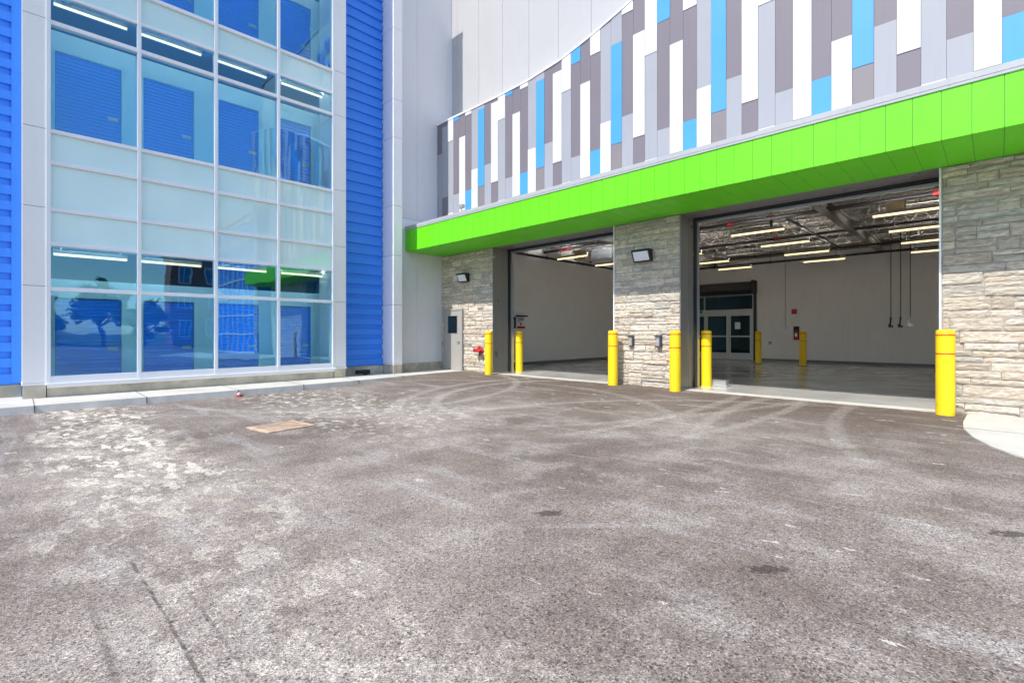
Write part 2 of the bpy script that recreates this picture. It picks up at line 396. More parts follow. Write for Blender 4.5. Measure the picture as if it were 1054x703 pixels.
# scored joints
for y in (-5.8, -2.9, .22, 1.9, 3.65, 5.2, 6.8, 8.4, 9.9):
    xk = next(path[i][0]+(path[i+1][0]-path[i][0])*(y-path[i][1])/(path[i+1][1]-path[i][1]) for i in range(n-1) if path[i][1] <= y <= path[i+1][1])
    b.box(-14.6, xk-.04, y-.006, y+.006, .0, .0065, 2); b.box(xk-.06, xk+.003, y-.006, y+.006, gz(y), .0055, 2)
tag(b.build('sidewalk', ['walk', 'kerb', 'gap']), kind='structure')
# bay floor and pale threshold slab
b = MB(); b.box(-13.9, 1.0, 11.32, 25.2, -.2, .004); tag(b.build('bay_floor', 'bay_floor'), kind='structure')
b = MB(); b.box(-11.9, -7.18, 10.98, 11.318, -.2, .007); b.box(-5.36, -.68, 10.98, 11.318, -.2, .007)
tag(b.build('threshold_slab', 'walk', bevel=.006), kind='structure')
# concrete apron at the right
poly = [(-.34, 11.13), (-.36, 10.0), (-.33, 9.3), (-.22, 8.65), (-.06, 8.12), (.12, 7.75), (.45, 7.25), (.95, 6.8), (1.7, 6.45), (2.6, 6.3), (9.5, 6.3), (9.5, 11.13)]
b = MB(); m_ = len(poly)
b.add([(x, y, .012) for x, y in poly], [tuple(range(m_))], 0)
b.add([(x, y, .012) for x, y in poly]+[(x-.015, y-.01, -.2) for x, y in poly], [(i, (i+1) % m_, m_+(i+1) % m_, m_+i) for i in range(m_)], 1)
b.box(-.34, 9, 9.35, 9.362, .0, .0145, 2)
tag(b.build('concrete_apron', ['walk', 'kerb', 'gap']), kind='structure')

# ================================================================= GARAGE BLOCK
G = thing('garage_building', (-6, YW, 0), 'garage block with two open bays, stone base, green canopy and striped panels above', 'building')
OPEN = [(-11.87, -7.207), (-5.344, -.698)]
HD = 4.17

def stone(name, x0, x1, z0, z1, step=.035, seed=1):
    r = random.Random(seed); b = MB(); tones = []
    b.box(x0, x1, YW+.02, YW+.30, z0, z1, 1); tones += [(1, 1, 1)]*6
    z = z0; row = 0
    while z < z1-.02:
        H = r.choice([.10, .13, .16, .19, .22]); 
        if z+H > z1-.08: H = z1-z
        x = x0 - (r.random()*.35)
        while x < x1-.01:
            L = r.choice([.26, .38, .5, .64, .85]); xa, xb = max(x, x0), min(x+L, x1)
            if x1-xb < .10: xb = x1; L = x1-x
            if xb-xa > .02:
                cells = [(z, z+H)]
                if H > .17 and r.random() < .5: k = r.choice([.38, .5, .62]); cells = [(z, z+H*k), (z+H*k, z+H)]
                for (za, zb) in cells:
                    g_ = .005; XA, XB, ZA, ZB = xa+g_, xb-g_, za+g_, zb-g_
                    nx = max(2, int((XB-XA)/step)); nz = max(2, int((ZB-ZA)/step)); off = r.uniform(-.016, .02); sd_ = r.random()*50
                    tl = r.uniform(-.35, .35)
                    vs = []
                    for j in range(nz+1):
                        for i in range(nx+1):
                            u, v = i/nx, j/nz; px = XA+(XB-XA)*u; pz = ZA+(ZB-ZA)*v
                            ed = min(u*(XB-XA), (1-u)*(XB-XA), v*(ZB-ZA), (1-v)*(ZB-ZA)); rnd_ = -.016*max(0, 1-ed/.014)**2
                            q = noise.noise(Vector((px*3.2+sd_, pz*11+u*tl, sd_)))*.013+noise.noise(Vector((px*14, pz*34, sd_)))*.014
                            vs.append((px, YW-(.006+off+q+rnd_), pz))
                    fs = [(j*(nx+1)+i, j*(nx+1)+i+1, (j+1)*(nx+1)+i+1, (j+1)*(nx+1)+i) for j in range(nz) for i in range(nx)]
                    per = [i for i in range(nx+1)]+[j*(nx+1)+nx for j in range(1, nz+1)]+[nz*(nx+1)+i for i in range(nx-1, -1, -1)]+[j*(nx+1) for j in range(nz-1, 0, -1)]
                    o_ = len(vs); vs += [(vs[k][0], YW+.03, vs[k][2]) for k in per]
                    P = len(per); fs += [(per[k], per[(k+1) % P], o_+(k+1) % P, o_+k) for k in range(P)]
                    b.add(vs, fs, 0)
                    t = r.uniform(.86, 1.28); wm = r.uniform(-.05, .05); tones += [(t+wm, t, t-wm)]*len(fs)
            x += L
        z += H; row += 1
    o = b.build(name, ['stone', 'mortar'], G)
    at_ = o.data.color_attributes.new('tone', 'FLOAT_COLOR', 'CORNER')
    for p, t in zip(o.data.polygons, tones):
        for li in p.loop_indices: at_.data[li].color = (*t, 1)
    return o
stone('stone_wall', -14.70, OPEN[0][0]-.02, 0, HD, .045, 3)
stone('stone_wall', OPEN[0][1]+.02, OPEN[1][0]-.02, -.02, HD, .028, 5)
stone('stone_wall', OPEN[1][1]+.03, 1.2, -.02, HD, .025, 9)
stone('stone_wall', 1.204, 3.9, -.02, HD, .12, 11)
# white corner trims at the stone edges
for x in (OPEN[0][1], OPEN[1][1]):
    MB().box(x-.004, x+.026, YW-.03, YW+.30, .005, HD-.01).build('corner_trim', 'white_panel', G)
# metal reveals
def reveal(x0, x1):
    b = MB()
    b.box(x0-.26, x0, YW-.02, YW+.34, .008, HD+.0); b.box(x0-.26, x0-.003, YW+.343, YW+.68, .008, HD)
    b.box(x0-.26, x1+.03, YW+.01, YW+.675, HD-.002, HD+.35)
    b.box(x1+.004, x1+.26, YW+.302, YW+.68, .008, HD-.004)
    return b
for x0, x1 in OPEN:
    b = MB(); b.box(x0-.02, x0, YW-.03, YW+.66, .008, HD-.004); b.box(x1+.0, x1+.02, YW+.31, YW+.66, .008, HD-.004)
    b.box(x0, x1, YW+.02, YW+.66, HD+.002, HD+.03)
    b.box(x0-.0015, x0+.003, YW+.40, YW+.406, .01, HD-.01, 1)
    b.build('door_reveal', ['reveal', 'gap'], G)
    # overhead door: bottom rail parked at the head, side tracks, seals
    D_ = MB()
    D_.box(x0+.02, x1-.02, YW+.78, YW+.83, 4.055, 4.12, 0); D_.box(x0+.02, x1-.02, YW+.77, YW+.825, 4.15, 4.24, 0); D_.box(x0+.02, x1-.02, YW+.80, YW+.82, 4.118, 4.152, 1)
    door = D_.build('overhead_door', ['track', 'black'], G, bevel=.008)
    for (xa, sg) in ((x0, 1), (x1, -1)):
        t_ = MB(); t_.box(xa+sg*.0, xa+sg*.045, YW+.665, YW+.76, .01, 4.2, 1); t_.box(xa+sg*.0, xa+sg*.055, YW+.80, YW+.90, .01, 4.25, 0)
        t_.box(xa+sg*.0, xa+sg*.012, YW+.76, YW+.80, .01, 4.2, 0)
        # curved and horizontal track
        pts = [(YW+.85, 4.2), (YW+.90, 4.40), (YW+1.02, 4.55), (YW+1.2, 4.62), (YW+3.4, 4.68)]
        for p, q in zip(pts, pts[1:]): t_.tube((xa+sg*.04, p[0], p[1]), (xa+sg*.04, q[0], q[1]), .02, 6)
        t_.build('door_track', ['track', 'black'], door)
    sh = MB(); sh.box(x0+.05, x1-.05, YW+1.25, YW+3.6, 4.69, 4.73); sh.build('door_panel', 'bay_wall', door)
    s2 = MB(); s2.box(x0, x1, YW+.662, YW+.70, HD-.05, HD+.02); s2.build('head_seal', 'black', door)
# wall behind the canopy and structural back-up
b = MB(); b.box(-14.70, 3.9, YW+.302, YW+.66, HD+.36, 8.4); b.build('lintel_wall', 'bay_wall', G)
# small gaps closed between stone and reveal
for xa, xb in ((-14.70, OPEN[0][0]-.022), (OPEN[0][1]+.022, OPEN[1][0]-.022), (OPEN[1][1]+.03, 3.9)):
    MB().box(xa, xb, YW+.303, YW+.66, 0, HD+.355).build('inner_wall', 'bay_wall', G)

# canopy -------------------------------------------------------------
YC = 9.55; MOD = .3285
b = MB(); x = .077+MOD*11
edges = [x-MOD*i for i in range(60) if x-MOD*i > -14.68]
b.box(-14.69, edges[0], YC+.012, YC+.05, HD+.02, 4.93, 1)
for xa, xb in zip(edges[1:]+[-14.69], edges):
    if xb-xa < .02: continue
    b.box(xa+.003, xb-.003, YC, YC+.03, HD, 4.935, 0)
can = b.build('canopy', ['green', 'gap'], G, bevel=.002, segs=1)
b = MB(); b.box(-14.69, edges[0], YC+.055, YW+.3, HD+.006, HD+.012, 1)
for xa, xb in zip(edges[1:]+[-14.69], edges):
    if xb-xa < .02: continue
    b.box(xa+.0025, xb-.0025, YC+.033, YW+.0, HD+.0, HD+.02, 0)
b.build('canopy_soffit', ['green', 'gap'], can, bevel=.002, segs=1)
b = MB(); b.box(-14.69, edges[0]+.02, YC-.025, YW-.22, 4.945, 5.04); b.box(-14.69, edges[0]+.02, YC-.02, YC+.02, 4.90, 4.945); b.build('coping', 'coping', can, bevel=.006)

# patterned cladding ---------------------------------------------------
YM = 10.92
def curve(x):
    P = [(-15, 8.97), (-13.7, 8.965), (-12.5, 8.945), (-11.5, 8.94), (-10.15, 8.97), (-8.82, 9.11), (-7.8, 9.34), (-6.9, 9.60), (-6.2, 9.83), (-4, 10.75), (-2, 11.7), (0, 12.6), (2, 13.4), (4, 14), (7.2, 14.6)]
    for (xa, za), (xb, zb) in zip(P, P[1:]):
        if xa <= x <= xb:
            t = (x-xa)/(xb-xa); return za+(zb-za)*t
    return P[-1][1]
PAT = {0: [('bl', 10.8), ('dk', 8.17), ('wh', 5.58), ('dk', 0)], 1: [('wh', 11.45), ('bl', 8.83), ('dk', 6.23), ('lt', 0)], 2: [('dk', 10.8), ('wh', 8.17), ('lt', 5.59), ('wh', 0)],
       3: [('lt', 11.4), ('dk', 8.83), ('wh', 6.24), ('dk', 0)], 4: [('wh', 9.48), ('dk', 6.88), ('lt', 0)], 5: [('dk', 11.4), ('lt', 8.83), ('bl', 6.24), ('md', 0)],
       6: [('bl', 12), ('wh', 9.48), ('lt', 6.89), ('wh', 0)], 7: [('lt', 11.4), ('wh', 8.83), ('dk', 6.24), ('bl', 0)]}
PAT = {k: [(c, z) for c, z in v] for k, v in PAT.items()}
# each list runs downwards: (tone, height where that tone stops)
OV = {7: [('dk', 6.25), ('bl', 0)], 6: [('dk', 6.88), ('wh', 0)], 
      44: [('dk', 7.88), ('lt', 0)], 43: [('dk', 8.82), ('lt', 6.25), ('dk', 0)], 42: [('wh', 8.19), ('lt', 5.63), ('wh', 0)], 28: [('dk', 6.89), ('lt', 0)], 36: [('dk', 6.9), ('lt', 0)], -1: [('dk', 6.3), ('bl', 0)]}
MI = {'dk': 0, 'lt': 1, 'wh': 2, 'bl': 3, 'md': 4}
b = MB(); XR = .06
Z0 = 5.045
for i in range(-21, 45):
    xb = XR-i*MOD; xa = xb-MOD
    if i == 44: xa = -14.69
    seq = OV.get(i) or PAT[i % 8] if i not in (41, 33, 25, 17, 9) else [('bl', 8.83), ('dk', 6.24), ('lt', 0)]
    zc = curve((xa+xb)/2); hi = 99
    for c, lo in seq:
        lo_ = max(lo, Z0)
        zl0 = lo_; 
        if lo_ < min(curve(xa), curve(xb), hi):
            ta, tb = min(hi, curve(xa)), min(hi, curve(xb))
            if ta > lo_+.003 and tb > lo_+.003:
                g_ = .0025; dp = {'wh': .014, 'bl': .008, 'dk': 0, 'md': .0, 'lt': .003}[c]
                y0, y1 = YM-dp, YM+.03
                vs = [(xa+g_, y0, lo_+g_), (xb-g_, y0, lo_+g_), (xb-g_, y0, tb-g_), (xa+g_, y0, ta-g_), (xa+g_, y1, lo_+g_), (xb-g_, y1, lo_+g_), (xb-g_, y1, tb-g_), (xa+g_, y1, ta-g_)]
                b.add(vs, [(0, 1, 2, 3), (7, 6, 5, 4), (0, 4, 5, 1), (1, 5, 6, 2), (2, 6, 7, 3), (3, 7, 4, 0)], MI[c])
        hi = lo_
b.build('patterned_cladding', ['mos_dk', 'mos_lt', 'mos_wh', 'mos_bl', 'mos_md'], G)
N = 80; xs_ = [-14.69+(6.95+14.69)*i/N for i in range(N+1)]
def ribbon(b, y0, y1, f0, f1, mi=0):
    vs = []
    for x in xs_: vs += [(x, y0, f0(x)), (x, y0, f1(x)), (x, y1, f1(x)), (x, y1, f0(x))]
    fs = []
    for i in range(N):
        for k in range(4): fs.append((i*4+k, i*4+(k+1) % 4, i*4+4+(k+1) % 4, i*4+4+k))
    fs += [(0, 1, 2, 3), (N*4+3, N*4+2, N*4+1, N*4)]
    b.add(vs, fs, mi)
b = MB(); ribbon(b, YM+.031, YM+.2, lambda x: 5.0, lambda x: curve(x)-.005); b.build('cladding_backing', 'gap', G)
b = MB(); ribbon(b, YM-.03, YM+.62, lambda x: curve(x)+.0, lambda x: curve(x)+.055); b.build('curved_coping', 'white_panel', G)
# upper white wall
b = MB(); XJ = [-14.69, -14.379]+[-14.379+1.2195*k for k in range(1, 17)]+[6.95]
ZT = 17.7
for xa, xb in zip(XJ, XJ[1:]):
    b.box(xa+.004, xb-.004, 11.6, 11.64, 8.4, ZT)
    k = xa+.15
b.box(-14.70, 6.95, 11.645, 12.2, 8.0, ZT+.1, 0)
up = b.build('upper_wall', ['upper_panel'], G, bevel=.003, segs=1)
b = MB()
for xa in XJ[1:-1]: b.box(xa-.0035, xa+.0035, 11.612, 11.644, 8.4, ZT-.01)
b.build('panel_joint', 'gap', up)
MB().box(-14.72, 7.0, 11.55, 12.25, ZT+.101, ZT+.2).build('parapet_cap', 'coping', up)
# recessed side wall (white) running from the pier to the stone
b = MB()
for ya, yb in ((7.0, 8.75), (8.75, 10.033), (10.033, 11.60)):
    b.box(-14.9, -14.70, ya+.003, yb-.003, .28, 5.335); b.box(-14.9, -14.70, ya+.003, yb-.003, 5.345, ZT)
b.box(-14.95, -14.712, 7.0, 11.6, .3, ZT-.01, 1)
side = b.build('side_wall', ['side_panel', 'gap'], G)
MB().box(-14.699, -14.688, 8.98, 10.90, 4.94, 5.33).build('flashing', 'frame_alu', side)
MB().box(-14.95, -14.715, 7.0, 11.12, -.1, .279).build('foundation', 'found', side)
# bay interior -----------------------------------------------------------
YB = 25.2; CZ = 5.5
b = MB(); b.box(-14.2, -13.9, 11.4, YB+.3, 0, 6.0); b.box(-13.9, -11.9, YB, YB+.3, 0, 6.0); b.box(-8.28, 1.3, YB, YB+.3, 0, 6.0); b.box(-11.9, -8.28, YB, YB+.3, 3.25, 6.0); b.box(1.0, 1.3, 11.4, YB+.0, 0, 6.0)
b.build('bay_wall', 'bay_wall', G)
b = MB(); b.box(-13.898, -13.885, 11.8, YB-.02, .006, .13); b.box(-13.8, -11.95, YB-.014, YB-.002, .006, .11); b.box(-8.2, .95, YB-.014, YB-.002, .006, .11)
b.build('baseboard', 'baseboard', G)
b = MB(); b.box(-13.9, 1.0, 11.79, YB, CZ, CZ+.08)
for i in range(60):
    yy = 12+.22*i
    if yy < YB-.1: b.box(-13.88, .98, yy, yy+.11, CZ-.04, CZ-.002)
b.build('bay_ceiling', 'bay_ceiling', G)
MB().box(-14.1, 3.9, 11.79, YB+.3, 6.0, 6.2).build('roof', 'gap', G)
for jy in (13.4, 14.9, 16.4, 17.9, 19.4, 20.9, 22.4, 23.9):
    b = MB(); b.box(-13.85, .95, jy-.03, jy+.03, 5.42, 5.458); b.box(-13.85, .95, jy-.025, jy+.025, 5.0, 5.035)
    x = -13.8; k = 0
    while x < .7:
        za, zb = (5.03, 5.43) if k % 2 == 0 else (5.43, 5.03)
        b.tube((x, jy, za), (x+.28, jy, zb), .015, 5); x += .28; k += 1
    b.build('roof_joist', 'joist', G)
for gx in (-10.2, -3.4):
    b = MB(); b.box(gx-.10, gx+.10, 11.85, YB, 4.96, 4.998); b.box(gx-.012, gx+.012, 11.85, YB, 4.72, 4.96); b.box(gx-.10, gx+.10, 11.85, YB, 4.68, 4.72)
    b.build('girder', 'joist', G)
MB().box(-13.88, .98, YB-.16, YB-.003, 4.92, 5.2).build('ledger_beam', 'joist', G)
# back entrance with glazed sliding doors -----------------------------------
b = MB(); b.box(-11.9, -11.82, YB-.02, YB+.1, 0, 3.25); b.box(-8.46, -8.40, YB-.03, YB+.1, 0, 3.22); b.box(-11.82, -8.46, YB-.03, YB+.1, 3.17, 3.24)
b.box(-11.82, -8.46, YB-.05, YB+.12, 2.28, 2.50); b.box(-10.86, -10.80, YB-.025, YB+.09, 2.5, 3.17)
ent = b.build('entrance_frame', 'alu', G, bevel=.004)
MB().box(-11.82, -8.46, YB+.03, YB+.045, 2.5, 3.17).build('transom_pane', 'glass_dk', ent)
def leaf(xa, xb, y):
    b = MB(); b.box(xa, xa+.10, y, y+.05, .02, 2.28); b.box(xb-.10, xb, y, y+.05, .02, 2.28)
    b.box(xa+.1, xb-.1, y+.002, y+.048, .02, .34); b.box(xa+.1, xb-.1, y+.002, y+.048, 2.18, 2.28); b.box(xa+.1, xb-.1, y+.002, y+.048, 1.12, 1.20)
    d = b.build('sliding_door', 'alu', ent, bevel=.003)
    MB().box(xa+.1, xb-.1, y+.02, y+.032, .34, 2.18).build('pane', 'glass_dk', d)
    return d
leaf(-11.8, -10.76, YB+.02); leaf(-10.74, -9.60, YB-.04); d = leaf(-9.58, -8.47, YB-.04)
MB().box(-9.28, -9.02, YB-.034, YB-.028, 1.52, 1.86).build('notice_sheet', 'paper', d)
MB().box(-11.35, -10.9, YB-.09, YB-.052, 2.38, 2.45).build('door_sensor', 'black', ent)
b = MB(); b.box(-12.5, -7.9, YB+3.2, YB+3.3, 0, 3.3); b.box(-12.5, -12.4, YB+.3, YB+3.2, 0, 3.3); b.box(-8.0, -7.9, YB+.3, YB+3.2, 0, 3.3); b.box(-12.5, -7.9, YB+.3, YB+3.3, 3.3, 3.4); b.box(-12.5, -7.9, YB+.15, YB+3.3, -.1, .003)
b.build('lobby', 'reveal', G)
b = MB(); b.lathe([(0, -11.85), (.27, -11.85), (.27, -8.28), (0, -8.28)], 24, 0, (0, YB-.30, 3.55), 'X'); b.box(-8.33, -8.25, YB-.58, YB-.003, 3.26, 3.86, 1); b.box(-11.88, -8.33, YB-.5, YB-.06, 3.22, 3.27, 1)
rs = b.build('rolling_shutter', ['dark_bronze', 'black'], G)
b = MB(); b.box(-8.385, -8.27, YB-.10, YB-.003, 0, 3.26); b.build('shutter_guide', 'black', rs)
b = MB(); b.box(-11.7, -8.6, YB-.10, YB-.06, .93, .97); b.box(-9.16+.1, -9.06+.1, YB-.1, YB-.06, .4, .93); 
# grey steel personnel door ---------------------------------------------------
b = MB(); YD = YW-.09
b.box(-14.47, -14.41, YD-.01, YD+.10, 0, 2.20); b.box(-13.46, -13.40, YD-.01, YD+.10, 0, 2.20); b.box(-14.41, -13.46, YD-.01, YD+.10, 2.14, 2.20)
dr = b.build('steel_door', 'door_grey', G, bevel=.003)
b = MB(); b.box(-14.405, -13.465, YD+.01, YD+.05, .02, 1.32); b.box(-14.405, -14.22, YD+.01, YD+.05, 1.32, 2.135); b.box(-13.68, -13.465, YD+.01, YD+.05, 1.32, 2.135); b.box(-14.22, -13.68, YD+.01, YD+.05, 1.95, 2.135)
b.box(-14.25, -14.22, YD+.0, YD+.01, 1.29, 1.98); b.box(-13.68, -13.65, YD+.0, YD+.01, 1.29, 1.98); b.box(-14.22, -13.68, YD, YD+.01, 1.95, 1.98); b.box(-14.22, -13.68, YD, YD+.01, 1.29, 1.32)
lf = b.build('door_leaf', 'door_grey', dr)
MB().box(-14.22, -13.68, YD+.02, YD+.028, 1.32, 1.95).build('window', 'glass_dk', dr)
b = MB(); b.tube((-13.56, YD+.01, 1.02), (-13.56, YD-.05, 1.02), .022, 8); b.tube((-13.56, YD-.045, 1.02), (-13.68, YD-.045, 1.02), .011, 8); b.build('handle', 'track', dr)
MB().box(-14.41, -13.46, YD-.06, YD+.06, 0.001, .018).build('door_sill', 'alu', dr)
MB().box(-14.41, -13.46, YD+.052, YD+.07, 0.02, 2.139).build('door_backing', 'gap', dr)

# ================================================================= BLUE WING
Wg = thing('storage_building', (-14, 3.5, 0), 'storage building with a four column glass corner framed in white and ribbed bright blue siding', 'building')
ZB = 15.6
def siding(y0, y1, base=.30):
    prof = []; z = base
    while z < ZB:
        prof += [(XS-.0, z), (XS-.0, z+.185), (XS-.065, z+.195), (XS-.065, z+.322), (XS-.0, z+.327)]; z += .327
    vs = [(x, y0, z) for x, z in prof]+[(x, y1, z) for x, z in prof]; n = len(prof)
    b = MB(); b.add(vs, [(i, i+1, n+i+1, n+i) for i in range(n-1)], 0)
    b.box(-15.0, XS-.055, y0, y1, base, ZB); b.box(XS-.055, XS+.002, y0, y1, base-.03, base-.002)
    return b.build('blue_siding', 'siding_blue', Wg)
siding(-16, .02); siding(7.02, 8.60)
MB().box(XS-.03, XS+.012, -.09, .062, .3, ZB).build('siding_trim', 'siding_blue', Wg)
MB().box(-15, XS-.01, -16, .060, -.3, .26).build('foundation', 'found', Wg)
MB().box(-15, XS-.01, 7.02, 8.62, -.3, .26).build('foundation', 'found', Wg)
# white corner frames and the pier
def wframe(name, y0, y1, joints, x0=-15.0, zb=.315):
    b = MB(); js = [zb]+joints+[ZB]
    for za, zc in zip(js, js[1:]): b.box(x0, XF, y0, y1, za+.005, zc-.005, 0)
    b.box(x0+.01, XF-.012, y0+.012, y1-.012, zb, ZB-.02, 1)
    o = b.build(name, ['white_panel', 'gap'], Wg, bevel=.004, segs=1)
    MB().box(x0, XF+.012, y0-.012, y1+.012, zb-.045, zb-.002).build('base_flashing', 'white_panel', o)
    MB().box(x0, XF-.01, y0+.01, y1-.01, -.3, zb-.05).build('foundation', 'found', o)
wframe('white_frame', .063, .425, [2.308, 3.935, 5.561, 7.843, 9.2])
wframe('white_frame', 6.62, 6.985, [2.262, 3.922, 5.6, 7.824, 9.135])
wframe('pier', 8.62, 8.95, [2.252, 3.877, 5.502, 7.732, 8.975, 11.3], zb=.34)
# curtain wall
YV = [.452, 1.968, 3.521, 5.036, 6.593]
ROWS = [(.441, 2.218, 'g'), (2.30, 3.16, 'g'), (3.24, 3.876, 's'), (3.954, 4.848, 's'), (4.93, 5.504, 's'), (5.579, 7.76, 'g'), (7.847, 8.40, 'g'), (8.47, 9.06, 's'), (9.14, 11.6, 'g'), (11.68, 12.5, 's'), (12.58, 14.9, 's')]
for y in YV:
    b = MB(); b.box(XF-.17, XF+.015, y-.036, y+.036, .30, ZB); b.build('mullion', 'frame_alu', Wg, bevel=.004)
zr = [(.30, .441)]+[(ROWS[i][1], ROWS[i+1][0]) for i in range(len(ROWS)-1)]+[(14.9, ZB)]
for za, zc in zr:
    for ya, yb in zip(YV, YV[1:]):
        b = MB(); b.box(XF-.16, XF+.005, ya+.0365, yb-.0365, za, zc); b.build('transom', 'frame_alu', Wg, bevel=.004)
b = MB(); b.box(-14.4, XF+.045, .40, 6.66, .255, .299); b.box(-14.4, XF+.02, .43, 6.63, .20, .254); b.build('sill', 'white_panel', Wg, bevel=.008)
b = MB(); b.box(-14.4, XF-.05, .43, 6.61, -.3, .199); b.build('foundation', 'found', Wg)
XG = XF-.07
for (za, zc, t) in ROWS:
    for ya, yb in zip(YV, YV[1:]):
        b = MB()
        b.add([(XG, ya+.03, za-.01), (XG, yb-.03, za-.01), (XG, yb-.03, zc+.01), (XG, ya+.03, zc+.01)], [(0, 1, 2, 3)]) if t == 'g' else b.box(XG-.03, XG, ya+.03, yb-.03, za-.01, zc+.01)
        b.build('window_pane' if t == 'g' else 'spandrel_panel', 'glass' if t == 'g' else 'spandrel', Wg)
# floors, corridor walls with roller doors behind the glass
XC = -15.2
LV = [(0.0, 2.57, 2.15, 3.30), (5.55, 8.2, 7.75, 9.02), (9.2, 11.75, 11.41, 12.4)]
DOORS = [(.60, 1.79), (2.22, 3.31), (3.89, 4.92), (5.52, 6.44)]
b = MB()
b.box(-20, -14.22, .1, 6.95, -.2, -.002); b.box(-20, -14.22, .1, 6.95, 3.30, 5.55); b.box(-20, -14.22, .1, 6.95, 9.02, 9.2); b.box(-20, -14.22, .1, 6.95, 12.4, 12.6)
b.box(-20, -14.22, .068, .1, 0, 12.4); b.box(-20, -14.22, 6.95, 7.01, 0, 12.4); b.box(-20.2, -20, -.05, 7.0, 0, 12.5)
b.build('corridor_shell', 'corridor_dark', Wg)
for fi_, (fz, wt, dt, ct) in enumerate(LV):
    b = MB(); ys = [.1]+[v for d in DOORS for v in d]+[6.95]
    for k in range(0, len(ys), 2): b.box(XC-.06, XC, ys[k], ys[k+1], fz+.001, wt)
    for ya, yb in DOORS: b.box(XC-.06, XC-.001, ya, yb, dt, wt)
    wl = b.build('corridor_wall', 'locker_white', Wg)
    MB().box(XC+.02, -14.22, .1, 6.95, ct-.03, ct-.004).build('corridor_ceiling', 'locker_white', Wg)  # pale panel added out of view to bounce the added glow down
    MB().box(XC, -14.22, .1, 6.95, fz+.002, fz+.012).build('corridor_floor', 'corridor_floor', Wg)
    for di, (ya, yb) in enumerate(DOORS):
        b = MB(); z = fz+.01; P = []; drop = .0
        while z < dt-.02: P += [(XC-.045, z), (XC-.02, z+.012), (XC-.02, z+.05), (XC-.045, z+.062), (XC-.045, z+.075)]; z += .085
        n = len(P); b.add([(x, ya+.01, z) for x, z in P]+[(x, yb-.01, z) for x, z in P], [(i, i+1, n+i+1, n+i) for i in range(n-1)])
        rd = b.build('roller_door', 'roller_blue', wl)
        b = MB(); b.box(XC-.022, XC-.005, yb-.26, yb-.06, fz+.92, fz+1.0); b.box(XC-.006, XC+.01, yb-.2, yb-.12, fz+.93, fz+.99); b.build('latch', 'alu', rd)
        b = MB(); b.box(XC+.0, XC+.012, ya-.03, ya, fz, dt+.02); b.box(XC+.0, XC+.012, yb, yb+.03, fz, dt+.02); b.box(XC+.0, XC+.012, ya, yb, dt, dt+.02); b.build('door_frame', 'locker_white', rd)
MB().box(-20, -15.0, -16, 7.6, 15.6, 15.7).build('roof', 'gap', Wg)
MB().box(-15.2, -14.22, .1, 6.95, 12.61, 15.59).build('upper_core', 'corridor_dark', Wg)
MB().box(-19.9, -15.01, -16, -.06, 0, 15.59).build('inner_core', 'upper_panel', Wg)

# corridor strip lights
def strip(name, loc, L, axis, mat, label, group, wires=0.):
    t = thing(name, loc, label, 'strip light', group)
    x, y, z = loc
    b = MB()  # side lips added to keep the glowing strip on top out of sight
    if axis == 'Y': b.box(x-.028, x+.028, y-L/2, y+L/2, z+.02, z+.07); b.box(x-.036, x-.029, y-L/2, y+L/2, z+.02, z+.10); b.box(x+.029, x+.036, y-L/2, y+L/2, z+.02, z+.10)
    else: b.box(x-L/2, x+L/2, y-.028, y+.028, z+.02, z+.07); b.box(x-L/2, x+L/2, y-.036, y-.029, z+.02, z+.10); b.box(x-L/2, x+L/2, y+.029, y+.036, z+.02, z+.10)
    b.build('housing', 'housing', t)
    b = MB()
    if axis == 'Y': b.tube((x, y-L/2+.01, z), (x, y+L/2-.01, z), .034, 10)
    else: b.tube((x-L/2+.01, y, z), (x+L/2-.01, y, z), .034, 10)
    b.build('tube', mat, t)
    b = MB()  # upward glowing strip added for fill; the tube is the real lamp
    if axis == 'Y': b.box(x-.022, x+.022, y-L/2+.03, y+L/2-.03, z+.0705, z+.076)
    else: b.box(x-L/2+.03, x+L/2-.03, y-.022, y+.022, z+.0705, z+.076)
    b.build('added_fill', 'added_fill2' if axis == 'Y' else 'added_fill', t)
    if wires:
        b = MB()
        for s_ in (-.4, .4):
            p = (x+(L*s_ if axis == 'X' else 0), y+(L*s_ if axis == 'Y' else 0), z+.07); b.tube(p, (p[0], p[1], p[2]+wires), .006, 5)
        b.build('hanger_wire', 'black', t)
    return t
cols4 = ['first', 'second', 'third', 'fourth']
LY = [(.55, 1.85), (2.10, 3.38), (3.74, 4.98), (5.38, 6.60)]
for lvl, z in (('ground floor', 3.08), ('first floor', 8.58), ('second floor', 12.0)):
    for k, (ya, yb) in enumerate(LY):
        strip('corridor_light', (-14.75, (ya+yb)/2, z), yb-ya, 'Y', 'strip2', f'lit strip light behind the glass corner, {lvl}, {cols4[k]} pane from left', 'strip lights behind the glass corner', .2)
# bay strip lights
LX = [(-11.87, 'first'), (-8.57, 'second'), (-5.03, 'third'), (-1.52, 'fourth')]
LYR = [(15.35, 'row nearest the doors'), (17.98, 'second row back'), (20.6, 'third row back'), (23.2, 'row nearest the back wall')]
for lx, cn in LX:
    for ly, rn in LYR:
        strip('bay_light', (lx, ly, 4.3), 1.47, 'X', 'strip', f'lit strip light in the bay, {rn}, {cn} from the left', 'strip lights hanging in the garage bays', .66)

